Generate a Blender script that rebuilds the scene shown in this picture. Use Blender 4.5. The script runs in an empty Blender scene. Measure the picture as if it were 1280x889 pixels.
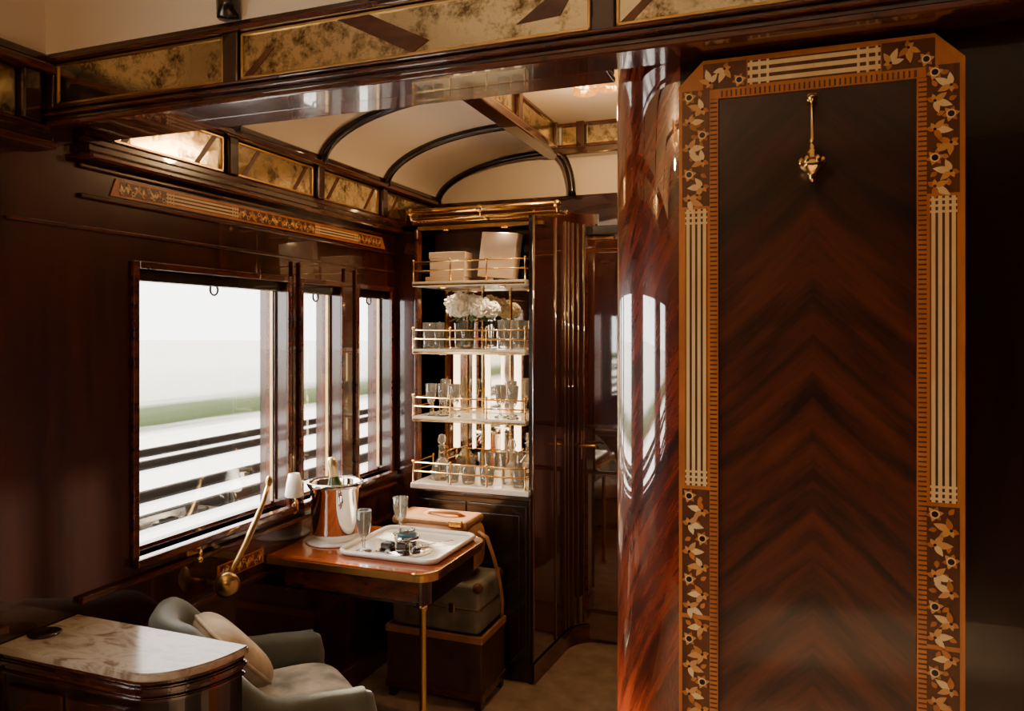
import bpy, bmesh, math, random
from mathutils import Vector, Matrix
random.seed(7)
sc=bpy.context.scene
# ---------------------------------------------------------------- materials
def newmat(n):
    m=bpy.data.materials.new(n); m.use_nodes=True
    nt=m.node_tree; b=nt.nodes['Principled BSDF']; return m,nt,b
def L(nt,a,b): nt.links.new(a,b)
def plain(n,c,rough=.5,metal=0,coat=0,sheen=0,bump=0,bscale=200,emit=None,es=0,var=0):
    m,nt,b=newmat(n)
    b.inputs['Base Color'].default_value=(*c,1); b.inputs['Roughness'].default_value=rough
    b.inputs['Metallic'].default_value=metal; b.inputs['Coat Weight'].default_value=coat
    b.inputs['Coat Roughness'].default_value=.05
    b.inputs['Sheen Weight'].default_value=sheen
    g=nt.nodes.new('ShaderNodeNewGeometry')
    if bump:
        no=nt.nodes.new('ShaderNodeTexNoise'); no.inputs['Scale'].default_value=bscale; L(nt,g.outputs['Position'],no.inputs['Vector'])
        bu=nt.nodes.new('ShaderNodeBump'); bu.inputs['Strength'].default_value=bump; bu.inputs['Distance'].default_value=.002
        L(nt,no.outputs['Fac'],bu.inputs['Height']); L(nt,bu.outputs['Normal'],b.inputs['Normal'])
    if var:
        no=nt.nodes.new('ShaderNodeTexNoise'); no.inputs['Scale'].default_value=12; no.inputs['Detail'].default_value=6; L(nt,g.outputs['Position'],no.inputs['Vector'])
        r=nt.nodes.new('ShaderNodeValToRGB'); r.color_ramp.elements[0].position=.3; r.color_ramp.elements[1].position=.7
        r.color_ramp.elements[0].color=(*[x*(1-var) for x in c],1); r.color_ramp.elements[1].color=(*[min(1,x*(1+var)) for x in c],1)
        L(nt,no.outputs['Fac'],r.inputs['Fac']); L(nt,r.outputs['Color'],b.inputs['Base Color'])
    if emit:
        b.inputs['Emission Color'].default_value=(*emit,1); b.inputs['Emission Strength'].default_value=es
    return m
def wood(n,c1,c2,scl=(14,14,1.2),rough=.22,coat=.8,ctr=(.35,.68),cior=1.5):
    m,nt,b=newmat(n)
    g=nt.nodes.new('ShaderNodeNewGeometry'); mp=nt.nodes.new('ShaderNodeMapping')
    mp.inputs['Scale'].default_value=scl
    L(nt,g.outputs['Position'],mp.inputs['Vector'])
    no=nt.nodes.new('ShaderNodeTexNoise'); no.inputs['Scale'].default_value=1.6; no.inputs['Detail'].default_value=8; no.inputs['Roughness'].default_value=.6; no.inputs['Distortion'].default_value=.5
    L(nt,mp.outputs['Vector'],no.inputs['Vector'])
    r=nt.nodes.new('ShaderNodeValToRGB'); e=r.color_ramp.elements
    e[0].position=ctr[0]; e[1].position=ctr[1]; e[0].color=(*c2,1); e[1].color=(*c1,1)
    L(nt,no.outputs['Fac'],r.inputs['Fac']); L(nt,r.outputs['Color'],b.inputs['Base Color'])
    b.inputs['Roughness'].default_value=rough; b.inputs['Coat Weight'].default_value=coat; b.inputs['Coat Roughness'].default_value=.03
    b.inputs['Coat IOR'].default_value=cior
    return m
MAH=wood('mahogany_lacquer',(.070,.013,.0045),(.018,.004,.002),coat=1,cior=1.65)
MAHG=wood('mahogany_high_gloss',(.12,.022,.007),(.03,.006,.003),coat=1,cior=2.9)
MAHS=wood('mahogany_satin',(.06,.013,.005),(.018,.004,.002),rough=.7,coat=0)
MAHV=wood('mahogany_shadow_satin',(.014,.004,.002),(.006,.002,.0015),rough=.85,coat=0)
MAHD=wood('mahogany_dark',(.022,.006,.003),(.007,.0025,.0015),coat=.5)
MAHL=wood('mahogany_moulding',(.13,.027,.009),(.040,.009,.0035),scl=(6,2,20))
TABW=wood('table_veneer',(.44,.11,.030),(.23,.048,.013),scl=(2,22,10),rough=.15,coat=.7)
BLK=wood('ebonised_wood',(.018,.008,.004),(.008,.0035,.0025),rough=.25,coat=.6)
def mathf(nt):
    def mth(op,a,bv=None):
        n=nt.nodes.new('ShaderNodeMath'); n.operation=op
        for i,v in enumerate((a,bv)):
            if v is None: continue
            if isinstance(v,(int,float)): n.inputs[i].default_value=v
            else: L(nt,v,n.inputs[i])
        return n.outputs[0]
    return mth
def column_mat():
    m,nt,b=newmat('column_veneer'); mth=mathf(nt)
    g=nt.nodes.new('ShaderNodeNewGeometry'); sp=nt.nodes.new('ShaderNodeSeparateXYZ'); L(nt,g.outputs['Position'],sp.inputs[0])
    u=mth('SUBTRACT',sp.outputs['Y'],sp.outputs['X'])
    c=mth('ADD',sp.outputs['Z'],mth('MULTIPLY',u,1.6)); d=mth('SUBTRACT',u,sp.outputs['Z'])
    cb=nt.nodes.new('ShaderNodeCombineXYZ'); L(nt,mth('MULTIPLY',c,17),cb.inputs[0]); L(nt,mth('MULTIPLY',d,2.4),cb.inputs[1])
    no=nt.nodes.new('ShaderNodeTexNoise'); no.inputs['Scale'].default_value=1; no.inputs['Detail'].default_value=9; no.inputs['Roughness'].default_value=.68; no.inputs['Distortion'].default_value=.5
    L(nt,cb.outputs[0],no.inputs['Vector'])
    r=nt.nodes.new('ShaderNodeValToRGB'); e=r.color_ramp.elements; e[0].position=.38; e[1].position=.66
    e[0].color=(.05,.008,.003,1); e[1].color=(.36,.048,.013,1)
    L(nt,no.outputs['Fac'],r.inputs['Fac']); L(nt,r.outputs['Color'],b.inputs['Base Color'])
    b.inputs['Roughness'].default_value=.3; b.inputs['Coat Weight'].default_value=1; b.inputs['Coat Roughness'].default_value=.012; b.inputs['Coat IOR'].default_value=3.2
    return m
COLW=column_mat()
def chevron():
    m,nt,b=newmat('chevron_veneer'); mth=mathf(nt)
    g=nt.nodes.new('ShaderNodeNewGeometry'); sp=nt.nodes.new('ShaderNodeSeparateXYZ'); L(nt,g.outputs['Position'],sp.inputs[0])
    ax=mth('ABSOLUTE',mth('SUBTRACT',sp.outputs['X'],.023))
    s=mth('ADD',mth('MULTIPLY',ax,.95),sp.outputs['Z'])
    t=mth('SUBTRACT',ax,mth('MULTIPLY',sp.outputs['Z'],.9))
    cb=nt.nodes.new('ShaderNodeCombineXYZ'); L(nt,mth('MULTIPLY',s,20),cb.inputs[0]); L(nt,mth('MULTIPLY',t,2.6),cb.inputs[1])
    no=nt.nodes.new('ShaderNodeTexNoise'); no.inputs['Scale'].default_value=1; no.inputs['Detail'].default_value=9; no.inputs['Roughness'].default_value=.66; no.inputs['Distortion'].default_value=.25
    L(nt,cb.outputs[0],no.inputs['Vector'])
    r=nt.nodes.new('ShaderNodeValToRGB'); e=r.color_ramp.elements; e[0].position=.36; e[1].position=.70
    e[0].color=(.020,.0055,.003,1); e[1].color=(.15,.029,.010,1)
    L(nt,no.outputs['Fac'],r.inputs['Fac'])
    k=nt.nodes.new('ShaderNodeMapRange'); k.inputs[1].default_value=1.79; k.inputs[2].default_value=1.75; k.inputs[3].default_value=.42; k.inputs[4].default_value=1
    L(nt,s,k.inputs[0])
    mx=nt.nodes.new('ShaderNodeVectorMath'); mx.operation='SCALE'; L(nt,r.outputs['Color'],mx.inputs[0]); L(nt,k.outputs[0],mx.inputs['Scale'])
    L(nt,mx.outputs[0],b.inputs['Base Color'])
    b.inputs['Roughness'].default_value=.35; b.inputs['Coat Weight'].default_value=.6; b.inputs['Coat Roughness'].default_value=.08
    return m
CHEV=chevron()
ORG=wood('inlay_orange_veneer',(.68,.24,.052),(.43,.13,.027),scl=(10,10,3),rough=.4,coat=.15)
CRM=wood('inlay_maple',(.96,.72,.37),(.87,.57,.25),scl=(20,20,5),rough=.4,coat=.15)
BRN=wood('inlay_walnut',(.17,.050,.016),(.075,.022,.008),rough=.4,coat=.15)
TANI=plain('inlay_satinwood',(.70,.33,.10),.4)
DRK=plain('inlay_ebony',(.02,.012,.008),.3)
BRASS=plain('brass',(.88,.57,.21),.2,1)
BRASSD=plain('aged_brass',(.60,.38,.15),.3,1,var=.2)
SILV=plain('silver',(.93,.91,.87),.08,1)
CEIL=plain('cream_ceiling_panel',(.86,.75,.60),.6)
PORC=plain('white_porcelain',(.92,.89,.82),.2,coat=.5)
CARP=plain('carpet_beige',(.38,.27,.18),.95,bump=.8,bscale=600,var=.25)
GRN=plain('green_velvet',(.085,.095,.070),.6,sheen=.4,var=.25,bump=.3)
SEAT=plain('patterned_seat_fabric',(.36,.32,.25),.85,sheen=.2,var=.55,bump=.5,bscale=300)
PIL=plain('cushion_fabric',(.56,.45,.31),.85,var=.35,bump=.6,bscale=150)
TAN=plain('tan_leather',(.42,.20,.08),.45,var=.25,bump=.3,bscale=120)
CASE=plain('grey_green_case',(.24,.23,.17),.5,var=.35,bump=.3)
TRNK=plain('brown_leather_trunk',(.07,.032,.016),.5,var=.3)
PAPER=plain('cream_paper',(.80,.64,.48),.7,var=.06)
PETAL=plain('cream_petals',(.97,.92,.78),.6)
LEAF=plain('leaf_green',(.06,.10,.03),.5)
GOLDF=plain('gold_foil',(.85,.65,.35),.35,1,bump=.5,bscale=90)
BLKG=plain('black_glass',(.01,.01,.012),.08,coat=1)
BLUE=plain('blue_tin',(.05,.16,.24),.3,.3)
def marble():
    m,nt,b=newmat('marble')
    g=nt.nodes.new('ShaderNodeNewGeometry')
    mp=nt.nodes.new('ShaderNodeMapping'); mp.inputs['Scale'].default_value=(1,2.2,1); mp.inputs['Rotation'].default_value=(0,0,.3); L(nt,g.outputs['Position'],mp.inputs['Vector'])
    no=nt.nodes.new('ShaderNodeTexNoise'); no.inputs['Scale'].default_value=7; no.inputs['Detail'].default_value=10; no.inputs['Roughness'].default_value=.6; no.inputs['Distortion'].default_value=1.4; L(nt,mp.outputs['Vector'],no.inputs['Vector'])
    r=nt.nodes.new('ShaderNodeValToRGB'); e=r.color_ramp.elements; e[0].position=.36; e[0].color=(.26,.17,.11,1); e[1].position=.47; e[1].color=(.50,.42,.33,1)
    x=e.new(.56); x.color=(.58,.50,.40,1); y=e.new(.66); y.color=(.38,.29,.21,1)
    L(nt,no.outputs['Fac'],r.inputs['Fac']); L(nt,r.outputs['Color'],b.inputs['Base Color']); b.inputs['Roughness'].default_value=.18
    return m
MARB=marble()
MARW=plain('white_marble',(.86,.80,.70),.15,var=.08)
def antique():
    m,nt,b=newmat('antique_mirror')
    g=nt.nodes.new('ShaderNodeNewGeometry')
    no=nt.nodes.new('ShaderNodeTexNoise'); no.inputs['Scale'].default_value=16; no.inputs['Detail'].default_value=12; no.inputs['Roughness'].default_value=.78; L(nt,g.outputs['Position'],no.inputs['Vector'])
    r=nt.nodes.new('ShaderNodeValToRGB'); e=r.color_ramp.elements; e[0].position=.38; e[0].color=(.15,.10,.045,1); e[1].position=.52; e[1].color=(.90,.76,.48,1)
    L(nt,no.outputs['Fac'],r.inputs['Fac']); L(nt,r.outputs['Color'],b.inputs['Base Color'])
    r2=nt.nodes.new('ShaderNodeMapRange'); r2.inputs[1].default_value=.4; r2.inputs[2].default_value=.6; r2.inputs[3].default_value=.25; r2.inputs[4].default_value=.02
    L(nt,no.outputs['Fac'],r2.inputs[0]); L(nt,r2.outputs[0],b.inputs['Roughness']); b.inputs['Metallic'].default_value=1
    bu=nt.nodes.new('ShaderNodeBump'); bu.inputs['Strength'].default_value=.06; bu.inputs['Distance'].default_value=.01; L(nt,no.outputs['Fac'],bu.inputs['Height']); L(nt,bu.outputs['Normal'],b.inputs['Normal'])
    return m
AMIR=antique()
MIR=plain('mirror',(.85,.74,.60),.03,1)
def thin_glass(n,tint=(1,1,1),k=1.0,haze=0):
    m=bpy.data.materials.new(n); m.use_nodes=True; nt=m.node_tree
    nt.nodes.remove(nt.nodes['Principled BSDF']); out=nt.nodes['Material Output']
    tr=nt.nodes.new('ShaderNodeBsdfTransparent'); tr.inputs[0].default_value=(*tint,1)
    gl=nt.nodes.new('ShaderNodeBsdfGlossy'); gl.inputs['Roughness'].default_value=.02
    fr=nt.nodes.new('ShaderNodeFresnel'); fr.inputs[0].default_value=1.5
    mu=nt.nodes.new('ShaderNodeMath'); mu.operation='MULTIPLY'; mu.use_clamp=True; mu.inputs[1].default_value=k; L(nt,fr.outputs[0],mu.inputs[0])
    mx=nt.nodes.new('ShaderNodeMixShader'); L(nt,mu.outputs[0],mx.inputs[0]); L(nt,tr.outputs[0],mx.inputs[1]); L(nt,gl.outputs[0],mx.inputs[2]); last=mx
    if haze:
        df=nt.nodes.new('ShaderNodeBsdfTranslucent'); df.inputs[0].default_value=(1,.95,.85,1)
        d2=nt.nodes.new('ShaderNodeBsdfDiffuse'); d2.inputs[0].default_value=(1,.95,.85,1)
        m0=nt.nodes.new('ShaderNodeMixShader'); L(nt,df.outputs[0],m0.inputs[1]); L(nt,d2.outputs[0],m0.inputs[2])
        m1=nt.nodes.new('ShaderNodeMixShader'); m1.inputs[0].default_value=haze; L(nt,mx.outputs[0],m1.inputs[1]); L(nt,m0.outputs[0],m1.inputs[2]); last=m1
    L(nt,last.outputs[0],out.inputs[0])
    return m
PANE=thin_glass('window_glass',k=.4)
CRY=thin_glass('crystal',(.98,.96,.92),k=1.8,haze=.06)
BOTG=plain('bottle_green_glass',(.02,.035,.012),.08,coat=1)
STRIP=plain('painted_reflection_glow',(.9,.8,.6),.3,emit=(1,.72,.38),es=5)  # emission painted in for bright reflections, not a lamp
PUCK=plain('added_fill_lens',(.9,.8,.6),.3,emit=(1,.74,.42),es=6)  # glowing lens of the added shelf fill lights
SHADE=plain('lamp_shade_glass',(.03,.010,.002),.3,emit=(1,.36,.035),es=1.5)
BULB=plain('lamp_bulb_glass',(.1,.05,.01),.3,emit=(1,.55,.12),es=5)
# ---------------------------------------------------------------- builder
class O:
    def __init__(s,name): s.name=name; s.bm=bmesh.new(); s.mats=[]
    def mi(s,m):
        if m not in s.mats: s.mats.append(m)
        return s.mats.index(m)
    def merge(s,t,mat,smooth=False,M=None):
        if M is not None: bmesh.ops.transform(t,matrix=M,verts=t.verts)
        bmesh.ops.recalc_face_normals(t,faces=t.faces)
        i=s.mi(mat)
        for f in t.faces: f.material_index=i; f.smooth=smooth
        me=bpy.data.meshes.new('t'); t.to_mesh(me); s.bm.from_mesh(me); bpy.data.meshes.remove(me); t.free()
    def box(s,x0,x1,y0,y1,z0,z1,mat,bev=0,M=None,seg=2):
        t=bmesh.new(); bmesh.ops.create_cube(t,size=1)
        bmesh.ops.scale(t,vec=(x1-x0,y1-y0,z1-z0),verts=t.verts)
        bmesh.ops.translate(t,vec=((x0+x1)/2,(y0+y1)/2,(z0+z1)/2),verts=t.verts)
        if bev: bmesh.ops.bevel(t,geom=t.edges[:],offset=bev,segments=seg,affect='EDGES',profile=.5)
        s.merge(t,mat,False,M)
    def lathe(s,prof,c,mat,seg=24,M=None,smooth=True,mod=None):
        t=bmesh.new(); rings=[]
        for r,z in prof:
            if r<1e-6: rings.append([t.verts.new((0,0,z))])
            else:
                ring=[]
                for k in range(seg):
                    a=2*math.pi*k/seg; rr=r*(mod(a,z) if mod else 1)
                    ring.append(t.verts.new((rr*math.cos(a),rr*math.sin(a),z)))
                rings.append(ring)
        for a,b in zip(rings,rings[1:]):
            for k in range(seg):
                q=[]
                q+= [a[0]] if len(a)==1 else [a[k],a[(k+1)%seg]]
                q+= [b[0]] if len(b)==1 else [b[(k+1)%seg],b[k]]
                if len(q)>=3:
                    try: t.faces.new(q)
                    except: pass
        T=Matrix.Translation(c)
        if M is not None: T=T@M
        s.merge(t,mat,smooth,T)
    def tube(s,pts,r,mat,seg=8,closed=False,M=None,flat=1):
        pts=[Vector(p) for p in pts]; n=len(pts); t=bmesh.new(); rings=[]
        up=Vector((0,0,1)); prev=None
        for i,p in enumerate(pts):
            if closed: d=(pts[(i+1)%n]-pts[i-1])
            else: d=(pts[min(i+1,n-1)]-pts[max(i-1,0)])
            d.normalize()
            if prev is None:
                a=d.cross(up)
                if a.length<.1: a=d.cross(Vector((1,0,0)))
            else: a=prev-d*prev.dot(d)
            a.normalize(); b=d.cross(a); prev=a
            rr=r[i] if isinstance(r,(list,tuple)) else r
            rings.append([t.verts.new(p+a*rr*math.cos(2*math.pi*k/seg)+b*rr*flat*math.sin(2*math.pi*k/seg)) for k in range(seg)])
        for i in range(n if closed else n-1):
            a=rings[i]; b=rings[(i+1)%n]
            for k in range(seg): t.faces.new((a[k],a[(k+1)%seg],b[(k+1)%seg],b[k]))
        if not closed:
            t.faces.new(rings[0]); t.faces.new(rings[-1][::-1])
        s.merge(t,mat,True,M)
    def prism(s,pts,vec,mat,bev=0,M=None,smooth=False):
        t=bmesh.new(); vs=[t.verts.new(p) for p in pts]; f=t.faces.new(vs)
        r=bmesh.ops.extrude_face_region(t,geom=[f]); nv=[g for g in r['geom'] if isinstance(g,bmesh.types.BMVert)]
        bmesh.ops.translate(t,vec=vec,verts=nv)
        if bev:
            bmesh.ops.bevel(t,geom=t.edges[:],offset=bev,segments=2,affect='EDGES')
        s.merge(t,mat,smooth,M)
    def ell(s,c,r,mat,M=None,u=16,v=10,fn=None):
        t=bmesh.new(); bmesh.ops.create_uvsphere(t,u_segments=u,v_segments=v,radius=1)
        if fn:
            for x in t.verts: x.co=fn(x.co)
        bmesh.ops.scale(t,vec=r,verts=t.verts)
        T=Matrix.Translation(c)
        if M is not None: T=T@M
        s.merge(t,mat,True,T)
    def grid(s,rows,mat,smooth=True):
        t=bmesh.new(); R=[[t.verts.new(p) for p in row] for row in rows]
        for a,b in zip(R,R[1:]):
            for k in range(len(a)-1): t.faces.new((a[k],a[k+1],b[k+1],b[k]))
        s.merge(t,mat,smooth)
    def done(s,parent=None):
        me=bpy.data.meshes.new(s.name)
        co=[v.co for v in s.bm.verts]
        mn=Vector([min(c[i] for c in co) for i in range(3)]); mx=Vector([max(c[i] for c in co) for i in range(3)]); c=(mn+mx)/2
        bmesh.ops.translate(s.bm,vec=-c,verts=s.bm.verts)
        s.bm.to_mesh(me); s.bm.free()
        for m in s.mats: me.materials.append(m)
        ob=bpy.data.objects.new(s.name,me); ob.location=c; sc.collection.objects.link(ob); return ob
R=Matrix.Rotation
# ---------------------------------------------------------------- shell
XL=-1.8; ZC=2.5
wins=[(-1.2,-.4),(.05,.95),(1.695,2.385),(2.48,2.745),(2.88,3.16)]
WZ0,WZ1=.87,1.71
o=O('wall_left')
o.box(-1.92,XL,-1.7,3.8,0,WZ0,MAH); o.box(-1.92,XL,-1.7,3.8,WZ1,2.6,MAH)
ys=[-1.7]+[v for w in wins for v in w]+[3.8]
for a,b in zip(ys[::2],ys[1::2]): o.box(-1.92,XL,a,b,WZ0,WZ1,MAH)
o.done()
for i,(a,b) in enumerate(wins):
    o=O('window_%d'%(i+1))
    x0,x1=-1.885,-1.862; w=.009
    o.box(x0,x1,a,a+w,WZ0,WZ1,MAHL); o.box(x0,x1,b-w,b,WZ0,WZ1,MAHL); o.box(x0,x1,a,b,WZ0,WZ0+w,MAHL); o.box(x0,x1,a,b,WZ1-w,WZ1,BLK)
    o.box(-1.874,-1.872,a+w,b-w,WZ0+w,WZ1-w,PANE)
    o.box(x1,-1.850,b-.016,b-.012,WZ0+.02,WZ1-.03,BRASSD)
    c=.022
    for (p,q,r_,s_) in ((a-c,a,WZ0-c,WZ1+c),(b,b+c,WZ0-c,WZ1+c)): o.box(XL-.001,XL+.012,p,q,r_,s_,MAHL,.003)
    o.box(XL-.001,XL+.012,a,b,WZ1,WZ1+c,MAHL,.003)
    o.box(XL-.05,XL+.03,a-c,b+c,WZ0-.025,WZ0,MAHL,.005)
    o.box(-1.85,-1.815,a+.003,b-.003,WZ1-.035,WZ1,BLK,.004)
    ym=(a+b)/2
    o.tube([(-1.83,ym+.018*math.cos(t),WZ1-.045+.018*math.sin(t)) for t in [k*math.pi/6 for k in range(12)]],.004,BLK,6,True)
    o.done()
o=O('wall_back'); o.box(-1.92,1.3,-1.7,-1.6,0,2.6,MAHV); o.done()
o=O('wall_right'); o.box(1.2,1.3,-1.6,1.5,0,2.6,MAHV); o.done()
o=O('wall_partition')
o.box(-.216,1.3,1.5,1.6,0,2.6,MAHD); o.box(-.361,-.28,1.66,3.8,0,2.6,MAHS); o.done()
o=O('wall_corner_column')
cr=.155
arc=[(-.216-cr*math.sin(t),1.5+cr-cr*math.cos(t)) for t in [k*math.pi/2/24 for k in range(25)]]
o.grid([[(x,y,z) for (x,y) in arc] for z in (0.0,.5,1.0,1.5,2.06,2.6)],COLW)
o.done()
o=O('wall_far'); o.box(-1.92,-.28,3.66,3.78,0,2.2,MAH); o.box(-1.92,-.28,3.66,3.78,2.2,2.6,CEIL); o.done()
o=O('wall_niche_curve')
p=[(-1.075,3.12),(-1.066,3.25),(-1.056,3.38)]+[(-.92-.13*math.cos(t),3.49+.168*math.sin(t)) for t in [k*math.pi/2/14 for k in range(15)]]
o.grid([[(x,y,z) for (x,y) in p] for z in (0,1,2.1)],MAHG)
for (x,y) in p[:-1:2]: o.tube([(x+.002,y-.002,.1),(x+.002,y-.002,2.05)],.006,MAHG,8)
o.grid([[(x+.006,y-.006,z) for (x,y) in p] for z in (0,.09)],MAHL)
o.box(-1.095,-1.075,3.12,3.34,0,2.1,MAHD)
o.done()
o=O('floor'); o.box(-1.92,1.3,-1.7,3.8,-.1,0,CARP); o.done()
zb=2.19
o=O('ceiling')
def ellp(t,y,dx=0): return (-1.14-(.64-dx)*math.cos(t),y,zb+(.23-dx)*math.sin(t))
ts=[k*math.pi/2/16 for k in range(17)]
o.grid([[ellp(t,y) for t in ts] for y in (1.45,3.66)],CEIL)
o.box(-1.17,-.28,1.5,3.66,2.55,2.6,CEIL)
o.box(-1.17,-1.14,1.5,3.66,2.41,2.6,MAHD)
o.box(-1.9,1.3,-1.7,1.5,2.55,2.6,CEIL)
o.grid([[(-1.42-.37*math.cos(t),y,2.23+.33*math.sin(t)) for t in ts] for y in (-1.6,1.5)],CEIL)
o.grid([[(x,1.08+.32*math.cos(t),2.23+.33*math.sin(t)) for t in ts] for x in (-1.8,1.2)],CEIL)
o.done()
o=O('ceiling_ribs')
for y in (1.57,2.07,2.57,3.07,3.60):
    o.tube([ellp(t,y,.012) for t in ts],.022,BLK,8,flat=.8)
o.tube([(-1.14+.10*math.sin(t),3.60,2.41-.22*(1-math.cos(t))) for t in ts],.02,BLK,8)
o.box(-1.18,-1.10,1.5,3.66,2.385,2.425,MAH,.008)
o.box(-1.14,-1.12,1.5,3.66,2.425,2.445,MAHL,.004)
o.box(-1.14,-1.12,1.5,3.66,2.535,2.55,MAHL,.003)
o.box(-1.12,-.36,3.58,3.66,2.385,2.425,MAH,.008)
o.box(-1.12,-.36,3.62,3.65,2.425,2.445,MAHL,.003); o.box(-1.12,-.36,3.62,3.65,2.535,2.55,MAHL,.003)
for y in (1.57,2.07,2.57,3.07,3.6): o.box(-1.145,-1.11,y-.02,y+.02,2.42,2.55,MAH,.004)
o.box(-1.02,-.98,3.60,3.66,2.42,2.55,MAH,.003)
for X in (-1.2,-.34,.6): o.tube([(X,1.08+.305*math.cos(t),2.23+.315*math.sin(t)) for t in ts]+[(X,.3,2.545)],.026,BLK,8)
for Y in (.9,.1,-.8): o.tube([(-1.42-.355*math.cos(t),Y,2.23+.315*math.sin(t)) for t in ts]+[(-.6,Y,2.545)],.02,BLK,8)
o.done()
o=O('clerestory_mirror')
for a,b in ((1.6,2.04),(2.1,2.54),(2.6,3.04),(3.1,3.57)): o.box(-1.138,-1.130,a,b,2.447,2.533,AMIR)
o.box(-.97,-.37,3.635,3.645,2.447,2.533,AMIR); o.box(-1.10,-1.03,3.635,3.645,2.447,2.533,AMIR)
o.done()
o=O('trim_cornice')
def cornice_left(y0,y1):
    o.box(XL,XL+.05,y0,y1,1.985,2.005,MAHL,.006); o.box(XL,XL+.035,y0,y1,2.005,2.03,MAH,.006); o.box(XL,XL+.022,y0,y1,2.03,2.05,MAHL,.004)
    o.box(XL,XL+.045,y0,y1,2.175,2.2,MAHL,.006)
    o.box(XL,XL+.03,y0,y1,2.2,2.225,MAH,.006)
cornice_left(-1.6,1.405); cornice_left(1.5,3.66)
for y in (-.8,.1,.9,1.35): o.box(XL,XL+.03,y-.022,y+.022,2.05,2.18,MAH,.004)
for y in (1.57,2.07,2.57,3.07,3.60): o.box(XL,XL+.03,y-.022,y+.022,2.05,2.18,MAH,.004)
o.done()
o=O('cornice_mirror')
yy=[-1.5,-.8,.1,.9,1.35]
for a,b in zip(yy,yy[1:]): o.box(XL,XL+.008,a+.03,b-.03,2.055,2.172,AMIR)
yy=[1.57,2.07,2.57,3.07,3.60]
for a,b in zip(yy,yy[1:]):
    o.box(XL,XL+.008,a+.03,b-.03,2.055,2.172,AMIR)
    for (p_,q_,r_,s_) in ((a+.03,b-.03,2.055,2.062),(a+.03,b-.03,2.165,2.172),(a+.03,a+.038,2.055,2.172),(b-.038,b-.03,2.055,2.172)): o.box(XL,XL+.013,p_,q_,r_,s_,BRASSD,.001)
    for c_ in (a+.11,b-.11):
        o.prism([(XL+.0085,c_-.05,2.062),(XL+.0085,c_-.03,2.062),(XL+.0085,c_+.05,2.165),(XL+.0085,c_+.03,2.165)],(.001,0,0),BRN)
o.done()
# header beam
o=O('header_beam')
x0,x1=XL,1.2
o.box(x0,x1,1.415,1.5,2.05,2.235,MAH)
o.box(x0,-.361,1.5,1.56,2.06,2.235,MAH)
for (ya,za,zc,m) in ((1.395,2.045,2.058,MAHL),(1.402,2.058,2.070,MAH),(1.390,2.070,2.078,MAHL),(1.405,2.078,2.088,MAH),(1.398,2.088,2.096,MAHL),(1.390,2.205,2.218,MAHL),(1.400,2.218,2.232,MAH)):
    o.box(x0,x1,ya,1.42,za,zc,m,.003)
for X in (-1.785,-1.21,-.345,.62): o.box(X-.022,X+.022,1.398,1.42,2.09,2.21,MAH,.004)
for (ya,za,zc,m) in ((1.58,2.05,2.062,MAHL),(1.57,2.062,2.075,MAH)): o.box(x0,-.361,1.5,ya,za,zc,m,.003)
for a,b in ((-1.76,-1.235),(-1.185,-.37),(-.32,.595)):
    o.box(a,b,1.408,1.414,2.098,2.203,AMIR)
    for (p_,q_,r_,s_) in ((a,b,2.098,2.104),(a,b,2.197,2.203),(a,a+.006,2.098,2.203),(b-.006,b,2.098,2.203)): o.box(p_,q_,1.404,1.410,r_,s_,BRASSD,.001)
    if b-a>.6:
        c=b-.40
        o.prism([(c-.16,1.4065,2.197),(c-.08,1.4065,2.197),(c+.06,1.4065,2.125),(c+.02,1.4065,2.104)],(0,.0015,0),MAHL)
        o.prism([(b-.15,1.4065,2.13),(b-.09,1.4065,2.17),(b-.03,1.4065,2.185),(b-.06,1.4065,2.135)],(0,.0015,0),MAHL)
        o.prism([(a+.006,1.4065,2.104),(a+.07,1.4065,2.16),(a+.09,1.4065,2.16),(a+.03,1.4065,2.104)],(0,.0015,0),BRN)
    else:
        o.prism([(a+.006,1.4065,2.104),(a+.05,1.4065,2.15),(a+.20,1.4065,2.104)],(0,.0015,0),MAHD)
        o.prism([(a+.08,1.4065,2.155),(a+.20,1.4065,2.125),(a+.20,1.4065,2.118),(a+.05,1.4065,2.15)],(0,.0015,0),BRN)
o.done()
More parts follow.
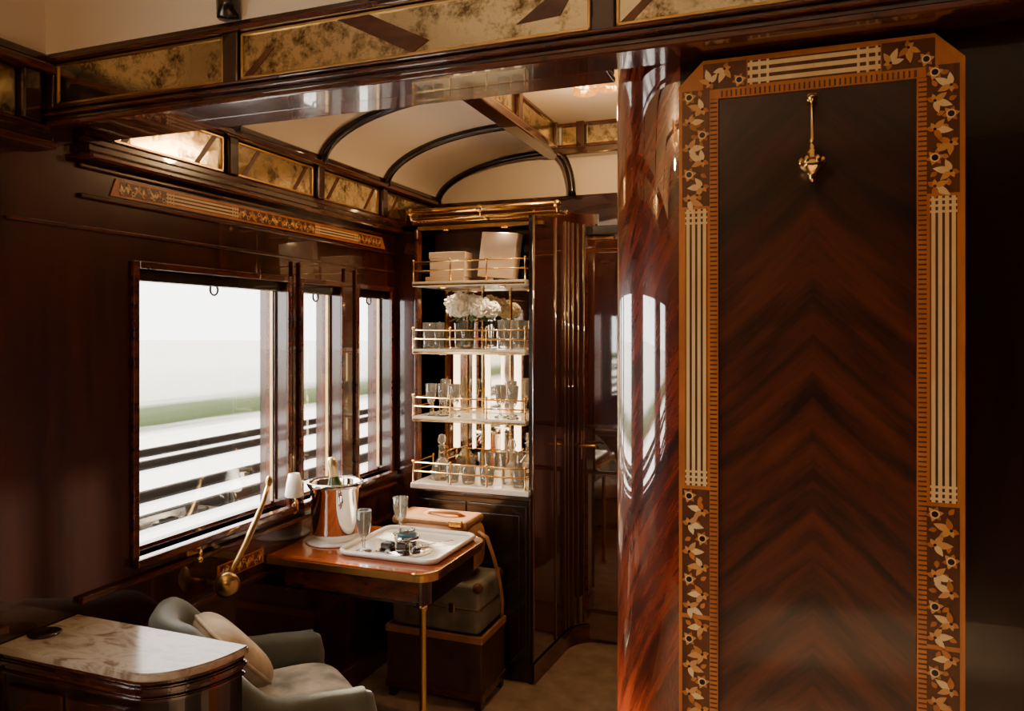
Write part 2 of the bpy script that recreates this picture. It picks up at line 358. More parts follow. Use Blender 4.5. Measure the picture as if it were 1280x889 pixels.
# ---------------------------------------------------------------- marquetry
class Inlay:
    def __init__(s,o,org,u,v,n): s.o=o; s.org=Vector(org); s.u=Vector(u); s.v=Vector(v); s.n=Vector(n)
    def P(s,a,b,h=0): return tuple(s.org+s.u*a+s.v*b+s.n*h)
    def poly(s,pts,mat,h0,h): s.o.prism([s.P(a,b,h0) for a,b in pts],tuple(s.n*h),mat)
    def rect(s,a0,a1,b0,b1,mat,h0=.004,h=.0008): s.poly([(a0,b0),(a1,b0),(a1,b1),(a0,b1)],mat,h0,h)
    def leaf(s,a,b,l,w,ang,mat,h0=.004):
        pts=[]
        for k in range(7): t=k/6; pts.append((l*t,w*math.sin(math.pi*t**.8)))
        for k in range(5,0,-1): t=k/6; pts.append((l*t,-w*math.sin(math.pi*t**.8)))
        c,si=math.cos(ang),math.sin(ang)
        s.poly([(a+x*c-y*si,b+x*si+y*c) for x,y in pts],mat,h0,.0008)
    def disc(s,a,b,r,mat,h0=.005): s.poly([(a+r*math.cos(k*math.pi/6),b+r*math.sin(k*math.pi/6)) for k in range(12)],mat,h0,.0008)
    def floral(s,a0,a1,b0,b1,sz=.026):
        s.rect(a0,a1,b0,b1,BRN,.0035,.0008)
        W=a1-a0; H=b1-b0; along_b=H>=W; S=min(W,H)
        n=max(1,int(round(max(W,H)/(S*.50))))
        for k in range(n):
            t=(k+.5)/n; sg=1 if k%2 else -1
            if along_b: a=(a0+a1)/2+sg*.24*W; b=b0+t*H; out=math.pi if sg>0 else 0
            else: a=a0+t*W; b=(b0+b1)/2+sg*.24*H; out=-math.pi/2 if sg>0 else math.pi/2
            if along_b: s.leaf(a-sg*.42*W,b,S*.26,S*.08,random.uniform(0,6.28),ORG,.0042)
            if k%3==2:
                for j in range(6): s.leaf(a,b,S*.27,S*.08,j*math.pi/3+.2,ORG if j%2 else TANI,.0046)
                s.disc(a,b,S*.15,CRM,.0052); s.disc(a,b,S*.105,DRK,.0058)
            else:
                rot=out+random.uniform(-.6,.6)
                c1=random.choice([CRM,CRM,TANI])
                s.leaf(a,b,S*.56,S*.12,rot,c1,.0044)
                s.leaf(a,b,S*.44,S*.10,rot+.95,TANI,.0046)
                s.leaf(a,b,S*.44,S*.10,rot-.95,random.choice([CRM,ORG]),.0048)
                s.leaf(a,b,S*.26,S*.09,rot+math.pi,ORG,.0050)
                s.leaf(a,b,S*.24,S*.07,rot+2.2,TANI,.0051)
                s.disc(a,b,S*.05,DRK,.0056)
    def lattice(s,a0,a1,b0,b1,n=4,vertical=True):
        s.rect(a0,a1,b0,b1,BRN,.0035,.0008)
        if vertical:
            w=(a1-a0)
            for k in range(n):
                c=a0+w*(k+.5)/n; s.rect(c-w*.075,c+w*.075,b0,b1,CRM,.0044)
            for e,sg in ((b0,1),(b1,-1)):
                for k in range(3):
                    b=e+sg*(.006+k*w/n); s.rect(a0,a1,b-w*.05,b+w*.05,CRM,.0046)
        else:
            w=(b1-b0)
            for k in range(n):
                c=b0+w*(k+.5)/n; s.rect(a0,a1,c-w*.09,c+w*.09,CRM,.0044)
            for e,sg in ((a0,1),(a1,-1)):
                for k in range(3):
                    a=e+sg*(.006+k*w/n); s.rect(a-w*.05,a+w*.05,b0,b1,CRM,.0046)
    def bricks(s,a0,a1,b0,b1,step=.0085):
        s.rect(a0,a1,b0,b1,BRN,.0035,.0008)
        if b1-b0>a1-a0:
            z=b0
            while z<b1-step*.6: s.rect(a0,a1,z,z+step*.62,ORG,.0044); z+=step
        else:
            z=a0
            while z<a1-step*.6: s.rect(z,z+step*.62,b0,b1,ORG,.0044); z+=step
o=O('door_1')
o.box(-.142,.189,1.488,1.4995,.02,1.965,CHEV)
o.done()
o=O('marquetry_frame')
I=Inlay(o,(0,1.4995,0),(1,0,0),(0,0,1),(0,-1,0))
XO0,XO1,XI0,XI1=-.216,.263,-.143,.190; ZT,ZI=2.04,1.966
ch=.045
I.poly([(XO0,0.02),(XO0,ZT-ch),(XO0+ch,ZT),(XO1-ch,ZT),(XO1,ZT-ch),(XO1,.02),(XI1,.02),(XI1,ZI),(XI0,ZI),(XI0,.02)],ORG,0,.016)
I=Inlay(o,(0,1.4875,0),(1,0,0),(0,0,1),(0,-1,0))
for (a0,a1,br,lt) in ((XO0,XI0,(XI0-.015,XI0-.002),(XO0+.012,XI0-.020)),(XI1,XO1,(XI1+.002,XI1+.015),(XI1+.020,XO1-.012))):
    I.bricks(br[0],br[1],.03,ZI)
    I.floral(lt[0]-.006,lt[1]+.004,1.765,1.985); I.lattice(lt[0],lt[1],1.235,1.760)
    I.floral(lt[0]-.006,lt[1]+.004,.99,1.228); I.floral(lt[0]-.006,lt[1]+.004,.72,.982); I.lattice(lt[0],lt[1],.30,.715); I.floral(lt[0]-.006,lt[1]+.004,.05,.295)
I.bricks(XI0,XI1,ZI+.002,ZI+.014)
I.floral(XO0+.045,-.092,ZI+.018,ZT-.007); I.lattice(-.090,.133,ZI+.020,ZT-.010,3,False); I.floral(.135,XO1-.045,ZI+.018,ZT-.007)
o.done()
o=O('marquetry_frieze')
I=Inlay(o,(XL,0,0),(0,1,0),(0,0,1),(1,0,0))
I.poly([(1.60,1.905),(1.62,1.957),(3.08,1.957),(3.11,1.905)],ORG,0,.004)
I.floral(1.63,1.80,1.911,1.950); I.lattice(1.80,2.12,1.914,1.948,3,False); I.floral(2.12,2.56,1.911,1.950); I.lattice(2.56,2.88,1.914,1.948,3,False); I.floral(2.88,3.07,1.911,1.950)
I.rect(2.02,2.25,.70,.75,ORG,0,.004); I.floral(2.03,2.24,.703,.747)
o.done()
o=O('trim_panel_mouldings')
for z in (1.965,1.885): o.box(XL,XL+.012,1.5,3.2,z,z+.012,MAHL,.003)
for z in (.80,.65): o.box(XL,XL+.02,1.5,3.2,z,z+.018,MAHL,.004)
for z in (1.80,): o.box(XL,XL+.01,1.3,3.2,z,z+.01,MAHL,.003)
for y in (2.415,2.458,2.77,2.855): o.box(XL,XL+.01,y-.004,y+.004,WZ0-.02,WZ1+.08,MAHL,.002)
o.box(XL+.001,XL+.02,-1.6,1.3,.80,.82,MAHL,.004)
o.done()
o=O('baseboard_left'); o.box(XL,XL+.02,-1.6,3.1,0,.1,MAHL,.004); o.done()
# ---------------------------------------------------------------- coat hook
o=O('coat_hook')
c=(.021,1.452,0)
o.box(.012,.030,1.452,1.4875,1.935,1.950,BRASS,.003)
o.lathe([(0,1.948),(.008,1.946),(.009,1.940),(.005,1.936),(.0035,1.93),(.0035,1.87),(.006,1.865),(.004,1.86),(.006,1.850),(.010,1.845),(.006,1.838),(.015,1.832),(.021,1.824),(.019,1.817),(.009,1.808),(.006,1.803),(.007,1.799),(.003,1.793),(0,1.79)],c,BRASS,20,mod=lambda a,z:(1+.13*math.cos(6*a)) if 1.81<z<1.834 else 1)
for k in range(6):
    a=k*math.pi/3; o.ell((.021+.018*math.cos(a),1.452+.018*math.sin(a),1.829),(.0055,.0055,.009),BRASS,u=8,v=6)
o.done()
# ---------------------------------------------------------------- far door
o=O('door_2')
o.box(-1.05,-.46,3.64,3.659,.02,1.99,MAHG,.003)
for (a,b,z0,z1) in ((-.99,-.53,.15,.85),(-.99,-.53,1.05,1.93)):
    o.box(a,b,3.634,3.642,z0,z1,MAHL,.005); o.box(a+.02,b-.02,3.630,3.636,z0+.02,z1-.02,MAHG,.003)
o.box(-1.09,-1.05,3.63,3.659,0,2.04,BLK,.004); o.box(-1.05,-.40,3.63,3.659,1.995,2.04,BLK,.004)
o.box(-1.02,-.995,3.622,3.64,.90,1.04,BRASS,.004)
o.tube([(-1.008,3.625,.97),(-1.008,3.585,.97),(-.99,3.578,.97),(-.92,3.578,.975),(-.905,3.582,.968)],[.007,.007,.007,.006,.005],BRASS)
o.done()
o=O('door_stop'); o.lathe([(0,0),(.012,0),(.012,.004),(.006,.008),(.006,.03),(.016,.034),(.016,.046),(0,.05)],(-.362,1.95,.30),BRASS,M=R(-math.pi/2,4,'Y')); o.done()
# ---------------------------------------------------------------- bar cabinet
XA,XB,YA,YB=-1.645,-1.105,3.10,3.30
o=O('bar_cabinet')
o.box(XA+.01,XB+.02,YA+.01,YB+.04,.08,.80,BLK,.004); o.box(XA+.02,XB+.01,YA+.03,YB+.04,0,.08,BLK)
o.box(XA,XB+.028,YA,YB+.04,.79,.813,BLK,.006)
for a,b in ((XA+.03,-1.385),(-1.375,XB+.005)):
    o.box(a,b,YA+.002,YA+.012,.12,.77,BLK,.003); o.box(a+.03,b-.03,YA-.003,YA+.004,.16,.73,BLK,.003)
o.ell((-1.40,YA-.008,.5),(.008,.012,.008),BRASS,u=10,v=6); o.ell((-1.36,YA-.008,.5),(.008,.012,.008),BRASS,u=10,v=6)
o.done()
o=O('wall_niche'); o.box(XL,-1.655,3.2,3.36,0,2.1,MAH); o.box(-1.655,-1.075,3.345,3.37,0,2.1,MAHS)
o.box(-1.672,-1.655,3.16,3.345,.82,2.0,MAHL,.003)
o.box(XL,-1.06,3.20,3.40,1.995,2.02,MAHD); o.done()
o=O('niche_mirror'); o.box(-1.65,-1.095,3.335,3.343,.83,1.78,MIR)
for x in (-1.59,-1.48,-1.40,-1.26): o.box(x-.004,x+.004,3.325,3.336,.83,1.78,BRASS)
o.done()
o=O('mirror_reflection_strips')  # glowing strips stand in for window reflections in the niche mirror
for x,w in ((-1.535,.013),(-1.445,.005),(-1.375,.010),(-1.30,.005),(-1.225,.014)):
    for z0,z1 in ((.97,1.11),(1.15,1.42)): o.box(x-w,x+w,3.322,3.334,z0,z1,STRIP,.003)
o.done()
o=O('bar_shelf')
zs=[.84,1.14,1.445,1.75]
for i,z in enumerate(zs):
    o.box(XA-.004,XB+.004,YA-.004,YB+.02,z-.022,z,MARW,.004)
    if i==0: o.box(XA-.01,XB+.02,YA-.01,YB+.02,z-.026,z-.002,MARW,.004)
    o.box(XA,XB,YA-.008,YA-.002,z-.02,z-.010,BRASS,.001)
    rr=.0035
    for h in ((.045,.085) if i in(1,2) else (.05,.09)):
        o.tube([(XA,YB,z+h),(XA,YA,z+h),(XB,YA,z+h),(XB,YB,z+h)],rr,BRASS,8)
    for (x,y) in ((XA,YA),(XA,YB),(XB,YA),(XB,YB),(-1.46,YA),(-1.285,YA)):
        o.lathe([(0,0),(.006,0),(.006,.004),(.0035,.006),(.0035,.088),(.006,.092),(.006,.098),(0,.104)],(x,y,z),BRASS,10)
pk=[]  # pucks house fill lights added under the shelves
for z in (1.118,1.423,1.728):
    for x in (-1.52,-1.23):
        o.lathe([(0,0),(.016,0),(.016,-.005),(.011,-.005),(0,-.0045)],(x,3.15,z),BRASS,16)
        o.lathe([(.010,-.0052),(0,-.0055)],(x,3.15,z),PUCK,16)
        pk.append((x,3.15,z-.012))
o.done()
for q in pk+[(-1.52,3.18,1.98),(-1.23,3.18,1.98)]:  # added spots that brighten the glassware, flowers and boxes
    l=bpy.data.lights.new('added_shelf_fill','SPOT'); l.energy=2.0 if q[2]<1.9 else 3; l.color=(1,.74,.44); l.shadow_soft_size=.01; l.spot_size=math.radians(150); l.spot_blend=.6
    ob=bpy.data.objects.new('added_shelf_fill',l); ob.location=q; sc.collection.objects.link(ob)
def tumbler(o,x,y,z,r=.028,h=.085,mat=None):
    o.lathe([(0,0.002),(r*.85,.002),(r*.88,.01),(r,h),(r-.0025,h),(r*.8,.014),(0,.012)],(x,y,z),mat or CRY,20,mod=lambda a,zz:1+.03*math.cos(10*a))
def flute(o,x,y,z,r=.026,h=.145,mat=None):
    o.lathe([(0,0),(r*1.05,0),(r*1.05,.004),(.006,.012),(.005,.035),(.009,.042),(.005,.048),(r*.7,.066),(r*.92,.10),(r*1.0,h),(r-.0025,h),(r*.6,.07),(0,.062)],(x,y,z),mat or CRY,20,mod=lambda a,zz:1+(.04*math.cos(10*a) if .06<zz<.12 else 0))
def decanter(o,x,y,z,s=1):
    o.lathe([(0,0),(.045*s,0),(.048*s,.02*s),(.044*s,.06*s),(.016*s,.095*s),(.013*s,.14*s),(.02*s,.15*s),(.011*s,.153*s),(.02*s,.17*s),(.013*s,.195*s),(0,.2*s)],(x,y,z),CRY,16,smooth=False)
o=O('glassware')
for x in (-1.60,-1.545): tumbler(o,x,3.16,1.446,.026,.12)
for x in (-1.23,-1.165): tumbler(o,x,3.17,1.446,.030,.13)
for x in (-1.58,-1.52,-1.46,-1.25,-1.18): flute(o,x,3.15+.03*(int(x*100)%2),1.141)
for x in (-1.55,-1.22): flute(o,x,3.24,1.141,.025,.16)
decanter(o,-1.55,3.2,.841,1.05); decanter(o,-1.21,3.22,.841,1.0)
for x in (-1.47,-1.39,-1.30,-1.15): tumbler(o,x,3.145,.841,.033,.08)
o.done()
o=O('flower_vase')
o.lathe([(0,.002),(.03,.002),(.034,.02),(.03,.06),(.038,.13),(.036,.13),(.027,.06),(.028,.01),(0,.01)],(-1.42,3.19,1.446),CRY,20)
for k in range(9):
    a=k*.7; o.tube([(-1.42+.01*math.cos(a),3.19+.01*math.sin(a),1.46),(-1.42+.03*math.cos(a),3.19+.03*math.sin(a),1.6)],.003,LEAF,5)
for (cx,cy,cz,r) in ((-1.44,3.165,1.645,.070),(-1.355,3.175,1.635,.055),(-1.305,3.20,1.625,.042),(-1.40,3.22,1.655,.045)):
    o.ell((cx,cy,cz),(r*.7,r*.7,r*.62),PETAL,u=10,v=8)
    for k in range(150):
        th=math.acos(1-2*(k+.5)/150); ph=k*2.4; d=Vector((math.sin(th)*math.cos(ph),math.sin(th)*math.sin(ph),math.cos(th)*.85))
        M=d.to_track_quat('Z','Y').to_matrix().to_4x4()@R(k*1.7,4,'Z')@R(random.uniform(.5,1.35),4,'X')
        o.ell(tuple(Vector((cx,cy,cz))+d*r*random.uniform(.72,1.0)),(.014,.011,.0016),PETAL,M=M,u=6,v=4)
for a in (0,1.2,2.6,3.8,5): o.ell((-1.39+.08*math.cos(a),3.19+.05*math.sin(a),1.585),(.04,.018,.004),LEAF,M=R(a,4,'Z')@R(.4,4,'Y'),u=8,v=4)
o.done()
o=O('stationery_box')
M=Matrix.Translation((-1.50,3.2,1.752))@R(.08,4,'Z')
o.box(-.11,.075,-.05,.05,0,.022,PAPER,.002,M); o.box(-.09,.08,-.045,.05,.022,.115,PAPER,.003,M); o.box(-.093,.083,-.048,.053,.105,.135,PAPER,.002,M)
M=Matrix.Translation((-1.265,3.2,1.752))@R(-.15,4,'Z')@R(.1,4,'Y')@R(-.05,4,'X')
o.box(-.10,.085,-.03,.02,.012,.215,PAPER,.003,M); o.box(-.097,.082,.0205,.05,.016,.20,MAHD,.002,M)
o.done()
o=O('luggage_rack')
for y,z in ((3.06,2.06),(3.075,2.03),(3.17,2.03)): o.tube([(-1.64,y,z),(-.95,y,z)],.013 if z>2.05 else .006,BRASS,12)
for X in (-1.64,-1.3,-.95):
    o.tube([(X,3.06,2.06),(X,3.07,2.03),(X,3.17,2.03),(X,3.20,2.05)],.007,BRASS,8); o.ell((X,3.06,2.06),(.017,.017,.017),BRASS)
for k in range(35):
    x=-1.62+k*.02
    o.tube([(x,3.075,2.03),(x+.05 if x<-1.0 else x,3.17,2.03)],.0018,BRASSD,4); o.tube([(x+.05 if x<-1.0 else x,3.075,2.032),(x,3.17,2.032)],.0018,BRASSD,4)
o.box(-1.66,-1.05,3.17,3.20,1.995,2.01,BRASSD)
for x in (-1.52,-1.23): o.lathe([(0,.008),(.016,.008),(.016,0),(.011,0),(0,.001)],(x,3.18,1.987),BRASS,16)  # housings for the added fill spots below the rack
o.done()
# ---------------------------------------------------------------- ceiling lamps
def lamp(x,y,z,e):
    o=O('ceiling_lamp')
    o.lathe([(0,0),(.06,0),(.055,-.01),(.02,-.016),(.012,-.04),(0,-.042)],(x,y,z),BRASS,24)
    for k in range(3):
        a=k*2.094+.3; px,py=x+.06*math.cos(a),y+.06*math.sin(a)
        o.tube([(x,y,z-.02),(x+.04*math.cos(a),y+.04*math.sin(a),z-.035),(px,py,z-.02)],.005,BRASS)
        o.lathe([(0,-.012),(.014,-.014),(.022,-.022),(.034,-.05),(.046,-.098),(.043,-.098),(.030,-.05),(.018,-.026),(0,-.022)],(px,py,z),SHADE,24,mod=lambda a,zz:1+.10*math.cos(8*a))
        o.ell((px,py,z-.075),(.014,.014,.02),BULB,u=12,v=8)
    o.done()
    l=bpy.data.lights.new('lamp_bulb_light','POINT'); l.energy=e; l.color=(1,.60,.27); l.shadow_soft_size=.03
    ob=bpy.data.objects.new('lamp_bulb_light',l); ob.location=(x,y,z-.19); sc.collection.objects.link(ob)
lamp(-.74,2.85,2.55,17)
lamp(-.9,-.8,2.55,20)  # added lamp out of view, warms the marquetry and near room
# ---------------------------------------------------------------- table
def rr(x0,x1,y0,y1,r,corners=(1,1,1,1),n=8):
    pts=[]
    for (cx,cy,a0,f) in ((x1-r,y0+r,-90,corners[0]),(x1-r,y1-r,0,corners[1]),(x0+r,y1-r,90,corners[2]),(x0+r,y0+r,180,corners[3])):
        if f:
            for k in range(n+1): a=math.radians(a0+90*k/n); pts.append((cx+r*math.cos(a),cy+r*math.sin(a)))
        else:
            pts.append((x1 if a0 in(-90,0) else x0, y0 if a0 in(-90,180) else y1))
    return pts
o=O('side_table')
pl=rr(XL+.002,-1.14,2.27,2.765,.07,(1,1,0,0))
o.prism([(x,y,.712) for x,y in pl],(0,0,.008),TABW)
o.prism([(x,y,.690) for x,y in rr(XL+.002,-1.137,2.267,2.768,.072,(1,1,0,0))],(0,0,.0225),BRASSD)
o.tube([(x,y,.716) for x,y in pl[:-1]],.005,BRASS,8)
o.prism([(x,y,.60) for x,y in rr(XL+.002,-1.17,2.30,2.735,.05,(1,1,0,0))],(0,0,.09),MAHD)
o.box(-1.74,-1.2,2.296,2.301,.61,.68,MAHL,.002)
o.lathe([(0,0),(.02,0),(.02,.012),(.012,.03),(.012,.57),(.018,.58),(.018,.60),(0,.60)],(-1.205,2.34,0),BRASS,20)
o.done()
o=O('serving_tray')
pl=rr(-1.56,-1.175,2.36,2.735,.04)
o.prism([(x,y,.722) for x,y in pl],(0,0,.006),PORC)
o.tube([(x,y,.733) for x,y in pl],.009,PORC,8,True)
o.done()
o=O('caviar_service')
o.lathe([(0,0),(.085,0),(.088,.004),(.085,.006),(0,.005)],(-1.33,2.47,.729),SILV,32)
o.lathe([(0,0),(.04,0),(.048,.012),(.047,.028),(.044,.028),(.04,.012),(0,.01)],(-1.385,2.56,.7292),SILV,28)
o.lathe([(0,.01),(.036,.01),(.036,.034),(.034,.038),(0,.038)],(-1.385,2.56,.7292),BLUE,28)
o.lathe([(0,.038),(.03,.038),(.032,.05),(.03,.052),(.028,.042),(0,.04)],(-1.385,2.56,.7292),CRY,28)
o.lathe([(0,.005),(.018,.005),(.02,.02),(0,.021)],(-1.29,2.45,.729),BLKG,16)
o.box(-1.43,-1.39,2.44,2.48,.7315,.755,BLKG,.004); o.box(-1.36,-1.32,2.43,2.46,.735,.765,BLKG,.004)
o.box(-1.44,-1.36,2.42,2.53,.7285,.7315,BLKG,.001)
o.tube([(-1.30,2.52,.738),(-1.22,2.62,.738)],.0025,SILV,6); o.ell((-1.30,2.52,.738),(.012,.008,.003),SILV,u=8,v=5)
o.done()
o=O('champagne_glass'); flute(o,-1.478,2.405,.7285,.028,.150); o.done()
o=O('champagne_glass'); flute(o,-1.47,2.665,.7285,.030,.145); o.done()
o=O('champagne_bucket')
bc=(-1.675,2.52,.724)
o.lathe([(0,-.003),(.108,-.003),(.11,.0),(.105,.004),(0,.004)],bc,PORC,32)
o.lathe([(0,.004),(.075,.004),(.08,.012),(.078,.02),(.085,.03),(.096,.20),(.104,.208),(.108,.222),(.102,.228),(.094,.215),(.083,.04),(0,.035)],bc,SILV,40)
for s in (-1,1):
    cx,cy=bc[0]+s*.098*.7,bc[1]-s*.098*.7
    o.tube([(cx+s*.025*math.sin(t)*.7,cy-s*.025*math.sin(t)*.7,bc[2]+.165+.025*math.cos(t)) for t in [k*math.pi/8 for k in range(9)]],.005,SILV,8)
o.done()
o=O('champagne_bottle')
M=R(-.14,4,'Y')
bp=(-1.66,2.53,.762)
o.lathe([(0,0),(.034,.0),(.036,.01),(.036,.14),(.028,.175),(.0165,.205),(.016,.215)],bp,BOTG,24,M=M)
o.lathe([(.0172,.19),(.0165,.235),(.018,.24),(.0185,.265),(.014,.277),(0,.28)],bp,GOLDF,24,M=M)
o.done()
# ---------------------------------------------------------------- crank, latch, reading lamp
o=O('window_crank')
o.tube([(-1.725,2.19,1.00),(-1.728,2.165,.94),(-1.73,2.13,.885),(-1.728,2.075,.82),(-1.72,2.02,.775),(-1.715,1.985,.75)],[.007,.008,.010,.011,.010,.009],BRASSD,10)
o.ell((-1.725,2.19,1.005),(.012,.012,.02),BRASSD)
o.lathe([(0,-.012),(.03,-.012),(.040,-.004),(.040,.004),(.03,.012),(.022,.012),(.018,.018),(0,.02)],(-1.715,1.97,.715),BRASSD,28,M=R(-.95,4,'Z')@R(math.pi/2,4,'Y'))
o.tube([(-1.795,1.97,.715),(-1.72,1.97,.715)],.008,BRASSD)
o.done()
o=O('window_latch')
o.box(-1.80,-1.79,1.88,1.94,.82,.85,BRASSD,.003); o.tube([(-1.79,1.91,.835),(-1.765,1.91,.835),(-1.76,1.90,.815)],.006,BRASS); o.ell((-1.76,1.90,.81),(.01,.01,.01),BRASS)
o.done()
o=O('wall_reading_lamp')
o.lathe([(0,0),(.025,0),(.025,.006),(0,.01)],(-1.788,2.42,.86),BRASS,M=R(math.pi/2,4,'Y'))
o.tube([(-1.79,2.42,.86),(-1.75,2.385,.86),(-1.735,2.36,.89),(-1.735,2.35,.93)],.005,BRASS)
o.lathe([(.030,.0),(.034,.005),(.028,.05),(.02,.085),(.018,.085),(.026,.05),(.030,.0)],(-1.735,2.345,.92),PORC,24)
o.done()
# ---------------------------------------------------------------- luggage
o=O('storage_trunk')
o.box(-1.62,-1.19,2.82,3.08,.05,.30,TRNK,.006); o.box(-1.625,-1.185,2.815,3.085,.27,.30,TAN,.004); o.box(-1.625,-1.185,2.815,3.085,.04,.07,MAHL,.004)
for x in (-1.60,-1.21):
    for y in (2.84,3.06): o.box(x-.015,x+.015,y-.015,y+.015,0,.05,BLK)
o.done()
o=O('suitcase')
o.box(-1.60,-1.20,2.82,3.07,.302,.505,CASE,.022,seg=4)
o.box(-1.603,-1.197,2.817,3.073,.40,.408,BRASSD,.002)
for x in (-1.60,-1.20):
    for y in (2.82,3.07): o.ell((x+(.012 if x<-1.4 else -.012),y+(.012 if y<2.9 else -.012),.49),(.022,.022,.022),BRN,u=10,v=8)
for x in (-1.48,-1.32): o.box(x-.012,x+.012,2.812,2.82,.385,.425,BRASS,.002)
o.done()
o=O('leather_bag')
def sq(v):
    f=lambda a:math.copysign(abs(a)**.55,a); return Vector((f(v.x),f(v.y),f(v.z)))
o.ell((-1.43,2.93,.628),(.19,.115,.122),TAN,u=28,v=18,fn=sq)
o.box(-1.61,-1.26,2.835,3.02,.715,.752,TAN,.016,seg=3)
o.box(-1.34,-1.28,2.825,2.84,.725,.755,BRASS,.004)
o.tube([(-1.24,2.90,.70),(-1.20,2.90,.68),(-1.175,2.91,.60),(-1.155,2.93,.50),(-1.15,2.95,.40),(-1.16,2.97,.34)],.014,TAN,8,flat=.4)
o.tube([(-1.50,2.93,.745),(-1.46,2.91,.765),(-1.40,2.89,.77),(-1.34,2.91,.765),(-1.31,2.93,.745)],.008,TAN,8)
o.done()
# ---------------------------------------------------------------- armchair
o=O('armchair')
C=Vector((-1.475,1.83,0)); phi=math.radians(52)
Mc=Matrix.Translation(C)@R(phi-math.pi/2,4,'Z')   # local +Y = facing
n=40; rows=[]
def upath(s,off):
    W=.25+off; D=.25+off
    st=.30
    if abs(s)>1-st:
        k=(abs(s)-(1-st))/st; return (math.copysign(W,s), -.02+k*.25)
    a=(s/(1-st))*math.pi/2
    return (W*math.sin(a), -.02-D*math.cos(a)*.98)
def sm(a,b,x):
    t=max(0,min(1,(x-a)/(b-a))); return t*t*(3-2*t)
for i in range(n+1):
    s=-1+2*i/n
    zt=.545+.21*sm(.80,.22,abs(s)) - .015*sm(.8,1,abs(s)); row=[]
    sec=[(-.045,.28),(-.052,.42),(-.052,zt-.06),(-.046,zt-.025),(-.03,zt-.006),(-.008,zt),(.014,zt-.008),(.028,zt-.03),(.03,zt-.065),(.02,zt-.10),(.008,.3),(-.01,.16),(-.045,.16),(-.045,.28)]
    for off,z in sec:
        x,y=upath(s,off); row.append(Mc@Vector((x,y,z)))
    rows.append(row)
o.grid(rows,GRN)
for e in (rows[0],rows[-1]):
    t=bmesh.new(); t.faces.new([t.verts.new(p) for p in e[:-1]]); o.merge(t,GRN)
for sx in (-1,1):
    o.tube([Mc@Vector((sx*.24,.215,.17)),Mc@Vector((sx*.24,.228,.33)),Mc@Vector((sx*.24,.228,.45)),Mc@Vector((sx*.24,.222,.50)),Mc@Vector((sx*.24,.21,.522))],[.034,.038,.040,.034,.012],GRN,14)
o.box(-.235,.235,-.22,.25,.16,.34,GRN,.02,Mc)
def sq2(v):
    f=lambda a:math.copysign(abs(a)**.45,a); return Vector((f(v.x),f(v.y),f(v.z)))
o.ell(Mc@Vector((0,.04,.40)),(.200,.235,.065),SEAT,M=R(phi-math.pi/2,4,'Z'),u=32,v=16,fn=sq2)
for x in (-.2,.2):
    for y in (-.18,.2): o.lathe([(0,0),(.012,0),(.02,.16),(0,.16)],Mc@Vector((x,y,0)),BLK,12)
o.done()
o=O('cushion')
def pf(v):
    f=lambda a:math.copysign(abs(a)**.55,a)
    return Vector((f(v.x),v.y,f(v.z)))
Mp=R(phi-math.pi/2+.1,4,'Z')@R(math.radians(42),4,'X')@R(math.radians(8),4,'Y')
pc=Vector((-1.545,1.80,.60))
o.ell(pc,(.125,.05,.125),PIL,M=Mp,u=32,v=20,fn=pf)
Mt=Matrix.Translation(pc)@Mp
loop=[(.125*math.copysign(abs(math.cos(a))**.55,math.cos(a)),0,.125*math.copysign(abs(math.sin(a))**.55,math.sin(a))) for a in [k*math.pi/24+.03 for k in range(48)]]
o.tube([Mt@Vector(p) for p in loop],.006,PIL,6,True)
o.done()
# ---------------------------------------------------------------- sideboard
def sbo(i,n=16):
    x1=-1.235-i; y0=1.28+i; y1=1.5
    pts=[(XL+.002,y1),(XL+.002,y0)]
    for k in range(n+1):
        a=-math.pi/2+math.pi/2*k/n; pts.append((x1-.15+.15*math.cos(a),y1-.004-(y1-.004-y0)*(-math.sin(a))))
    return pts
o=O('marble_top_sideboard')
def ext(i,z0,z1,m,bev=0): o.prism([(x,y,z0) for x,y in sbo(i)],(0,0,z1-z0),m,bev)
dz=.013
ext(0,.742+dz,.762+dz,MARB,.004)
ext(.012,.728+dz,.742+dz,MAHL,.003); ext(.004,.714+dz,.728+dz,MAH,.004); ext(.016,.700+dz,.714+dz,MAHL,.003); ext(.010,.690+dz,.700+dz,MAH,.003)
ext(.022,.08,.690+dz,MAHD); ext(.012,.0,.08,MAHL,.004)
for (a,b) in ((-1.78,-1.60),(-1.59,-1.41)):
    for z in (.51,.31,.12): o.box(a,b,1.292,1.31,z,z+.17,MAH,.004); o.tube([((a+b)/2-.04,1.292,z+.12),((a+b)/2-.04,1.275,z+.12),((a+b)/2+.04,1.275,z+.12),((a+b)/2+.04,1.292,z+.12)],.004,BRASS)
o.done()
o=O('leather_coaster'); o.lathe([(0,0),(.036,0),(.038,.004),(.034,.006),(0,.005)],(-1.755,1.37,.775),BLKG,28); o.done()
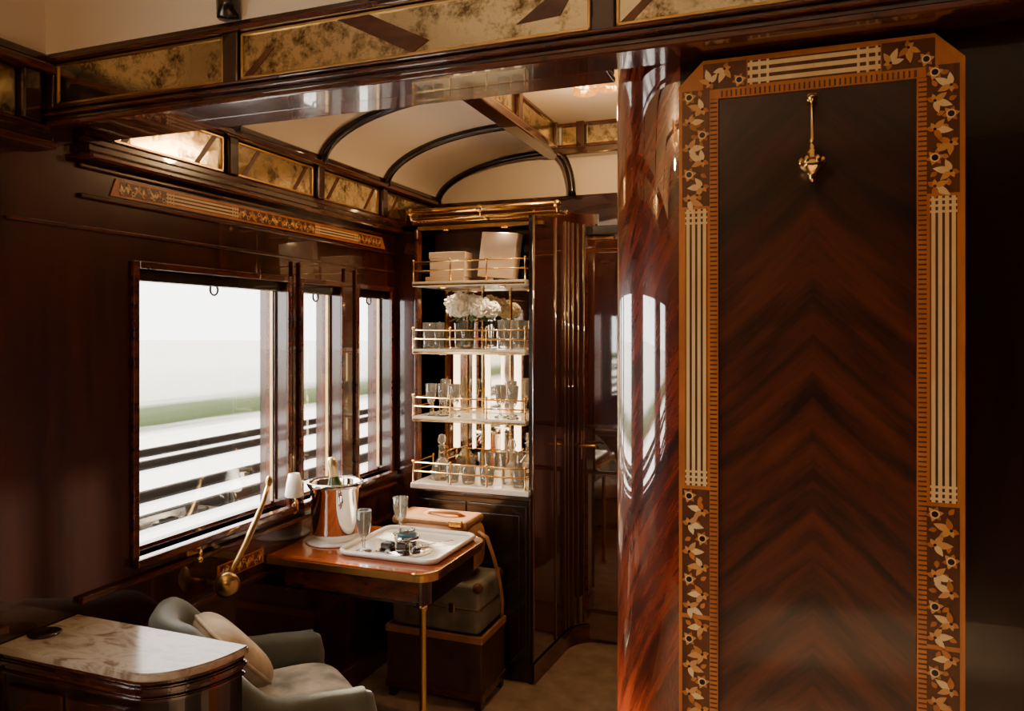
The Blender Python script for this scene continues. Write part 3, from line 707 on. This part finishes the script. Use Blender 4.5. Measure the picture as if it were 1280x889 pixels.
# ---------------------------------------------------------------- outside
def snow():
    m,nt,b=newmat('snowy_ground')
    g=nt.nodes.new('ShaderNodeNewGeometry'); sp=nt.nodes.new('ShaderNodeSeparateXYZ'); L(nt,g.outputs['Position'],sp.inputs[0])
    mp=nt.nodes.new('ShaderNodeMapping'); mp.inputs['Scale'].default_value=(.9,.12,1); L(nt,g.outputs['Position'],mp.inputs['Vector'])
    no=nt.nodes.new('ShaderNodeTexNoise'); no.inputs['Scale'].default_value=1.2; no.inputs['Detail'].default_value=6; L(nt,mp.outputs['Vector'],no.inputs['Vector'])
    ad=nt.nodes.new('ShaderNodeMath'); ad.operation='MULTIPLY_ADD'; L(nt,no.outputs['Fac'],ad.inputs[0]); ad.inputs[1].default_value=3.0; L(nt,sp.outputs['X'],ad.inputs[2])
    mr=nt.nodes.new('ShaderNodeMapRange'); mr.inputs[1].default_value=-40; mr.inputs[2].default_value=0; L(nt,ad.outputs[0],mr.inputs[0])
    r=nt.nodes.new('ShaderNodeValToRGB'); e=r.color_ramp.elements; e[0].position=0; e[0].color=(.48,.49,.50,1); e[1].position=1; e[1].color=(.66,.67,.68,1)
    for p,c in ((.48,(.36,.38,.37)),(.55,(.060,.080,.045)),(.64,(.028,.040,.020)),(.68,(.60,.61,.61))):
        x=e.new(p); x.color=(*c,1)
    L(nt,mr.outputs[0],r.inputs['Fac']); L(nt,r.outputs['Color'],b.inputs['Base Color']); b.inputs['Roughness'].default_value=1
    b.inputs['Specular IOR Level'].default_value=0
    return m
o=O('ground_snow'); o.box(-160,-2.3,-80,160,-1.1,-1.0,snow()); o.done()
RAIL=plain('rail_steel',(.008,.006,.004),1); RAIL.node_tree.nodes['Principled BSDF'].inputs['Specular IOR Level'].default_value=.1
o=O('railway_tracks')
for x in (-12.3,-11.2,-9.1,-7.9):
    o.box(x-.12,x+.12,-60,120,-1.0,-.985,RAIL); o.box(x-.02,x+.02,-60,120,-.985,-.9,RAIL); o.box(x-.045,x+.045,-60,120,-.9,-.86,RAIL)
o.done()
# ---------------------------------------------------------------- light
w=bpy.data.worlds.new('overcast_sky'); sc.world=w; w.use_nodes=True; nt=w.node_tree
bg=nt.nodes['Background']; bg.inputs[1].default_value=11
tc=nt.nodes.new('ShaderNodeTexCoord'); sp=nt.nodes.new('ShaderNodeSeparateXYZ'); L(nt,tc.outputs['Generated'],sp.inputs[0])
r=nt.nodes.new('ShaderNodeValToRGB'); e=r.color_ramp.elements; e[0].position=0; e[0].color=(.88,.86,.83,1); e[1].position=.45; e[1].color=(1,.92,.82,1)
L(nt,sp.outputs['Z'],r.inputs['Fac']); L(nt,r.outputs['Color'],bg.inputs[0])
s=bpy.data.lights.new('sun','SUN'); s.energy=28; s.angle=math.radians(5); s.color=(1,.80,.56)
ob=bpy.data.objects.new('sun',s); sc.collection.objects.link(ob)
ob.rotation_euler=Vector((.80,-.15,-.46)).to_track_quat('-Z','Y').to_euler()
for (a,b) in wins:
    l=bpy.data.lights.new('window_portal','AREA'); l.shape='RECTANGLE'; l.size=b-a; l.size_y=WZ1-WZ0; l.cycles.is_portal=True
    ob=bpy.data.objects.new('window_portal',l); ob.location=(-1.93,(a+b)/2,(WZ0+WZ1)/2)
    ob.rotation_euler=Matrix(((0,0,-1),(1,0,0),(0,-1,0))).to_euler(); sc.collection.objects.link(ob)
# ---------------------------------------------------------------- camera
cd=bpy.data.cameras.new('camera'); cam=bpy.data.objects.new('camera',cd); sc.collection.objects.link(cam); sc.camera=cam
cd.sensor_fit='HORIZONTAL'; cd.sensor_width=36; cd.lens=956/1280*36; cd.shift_y=-31.5/1280; cd.clip_start=.02; cd.clip_end=500
cam.location=(0,0,1.53); cam.rotation_euler=(math.pi/2,0,math.radians(20.6))
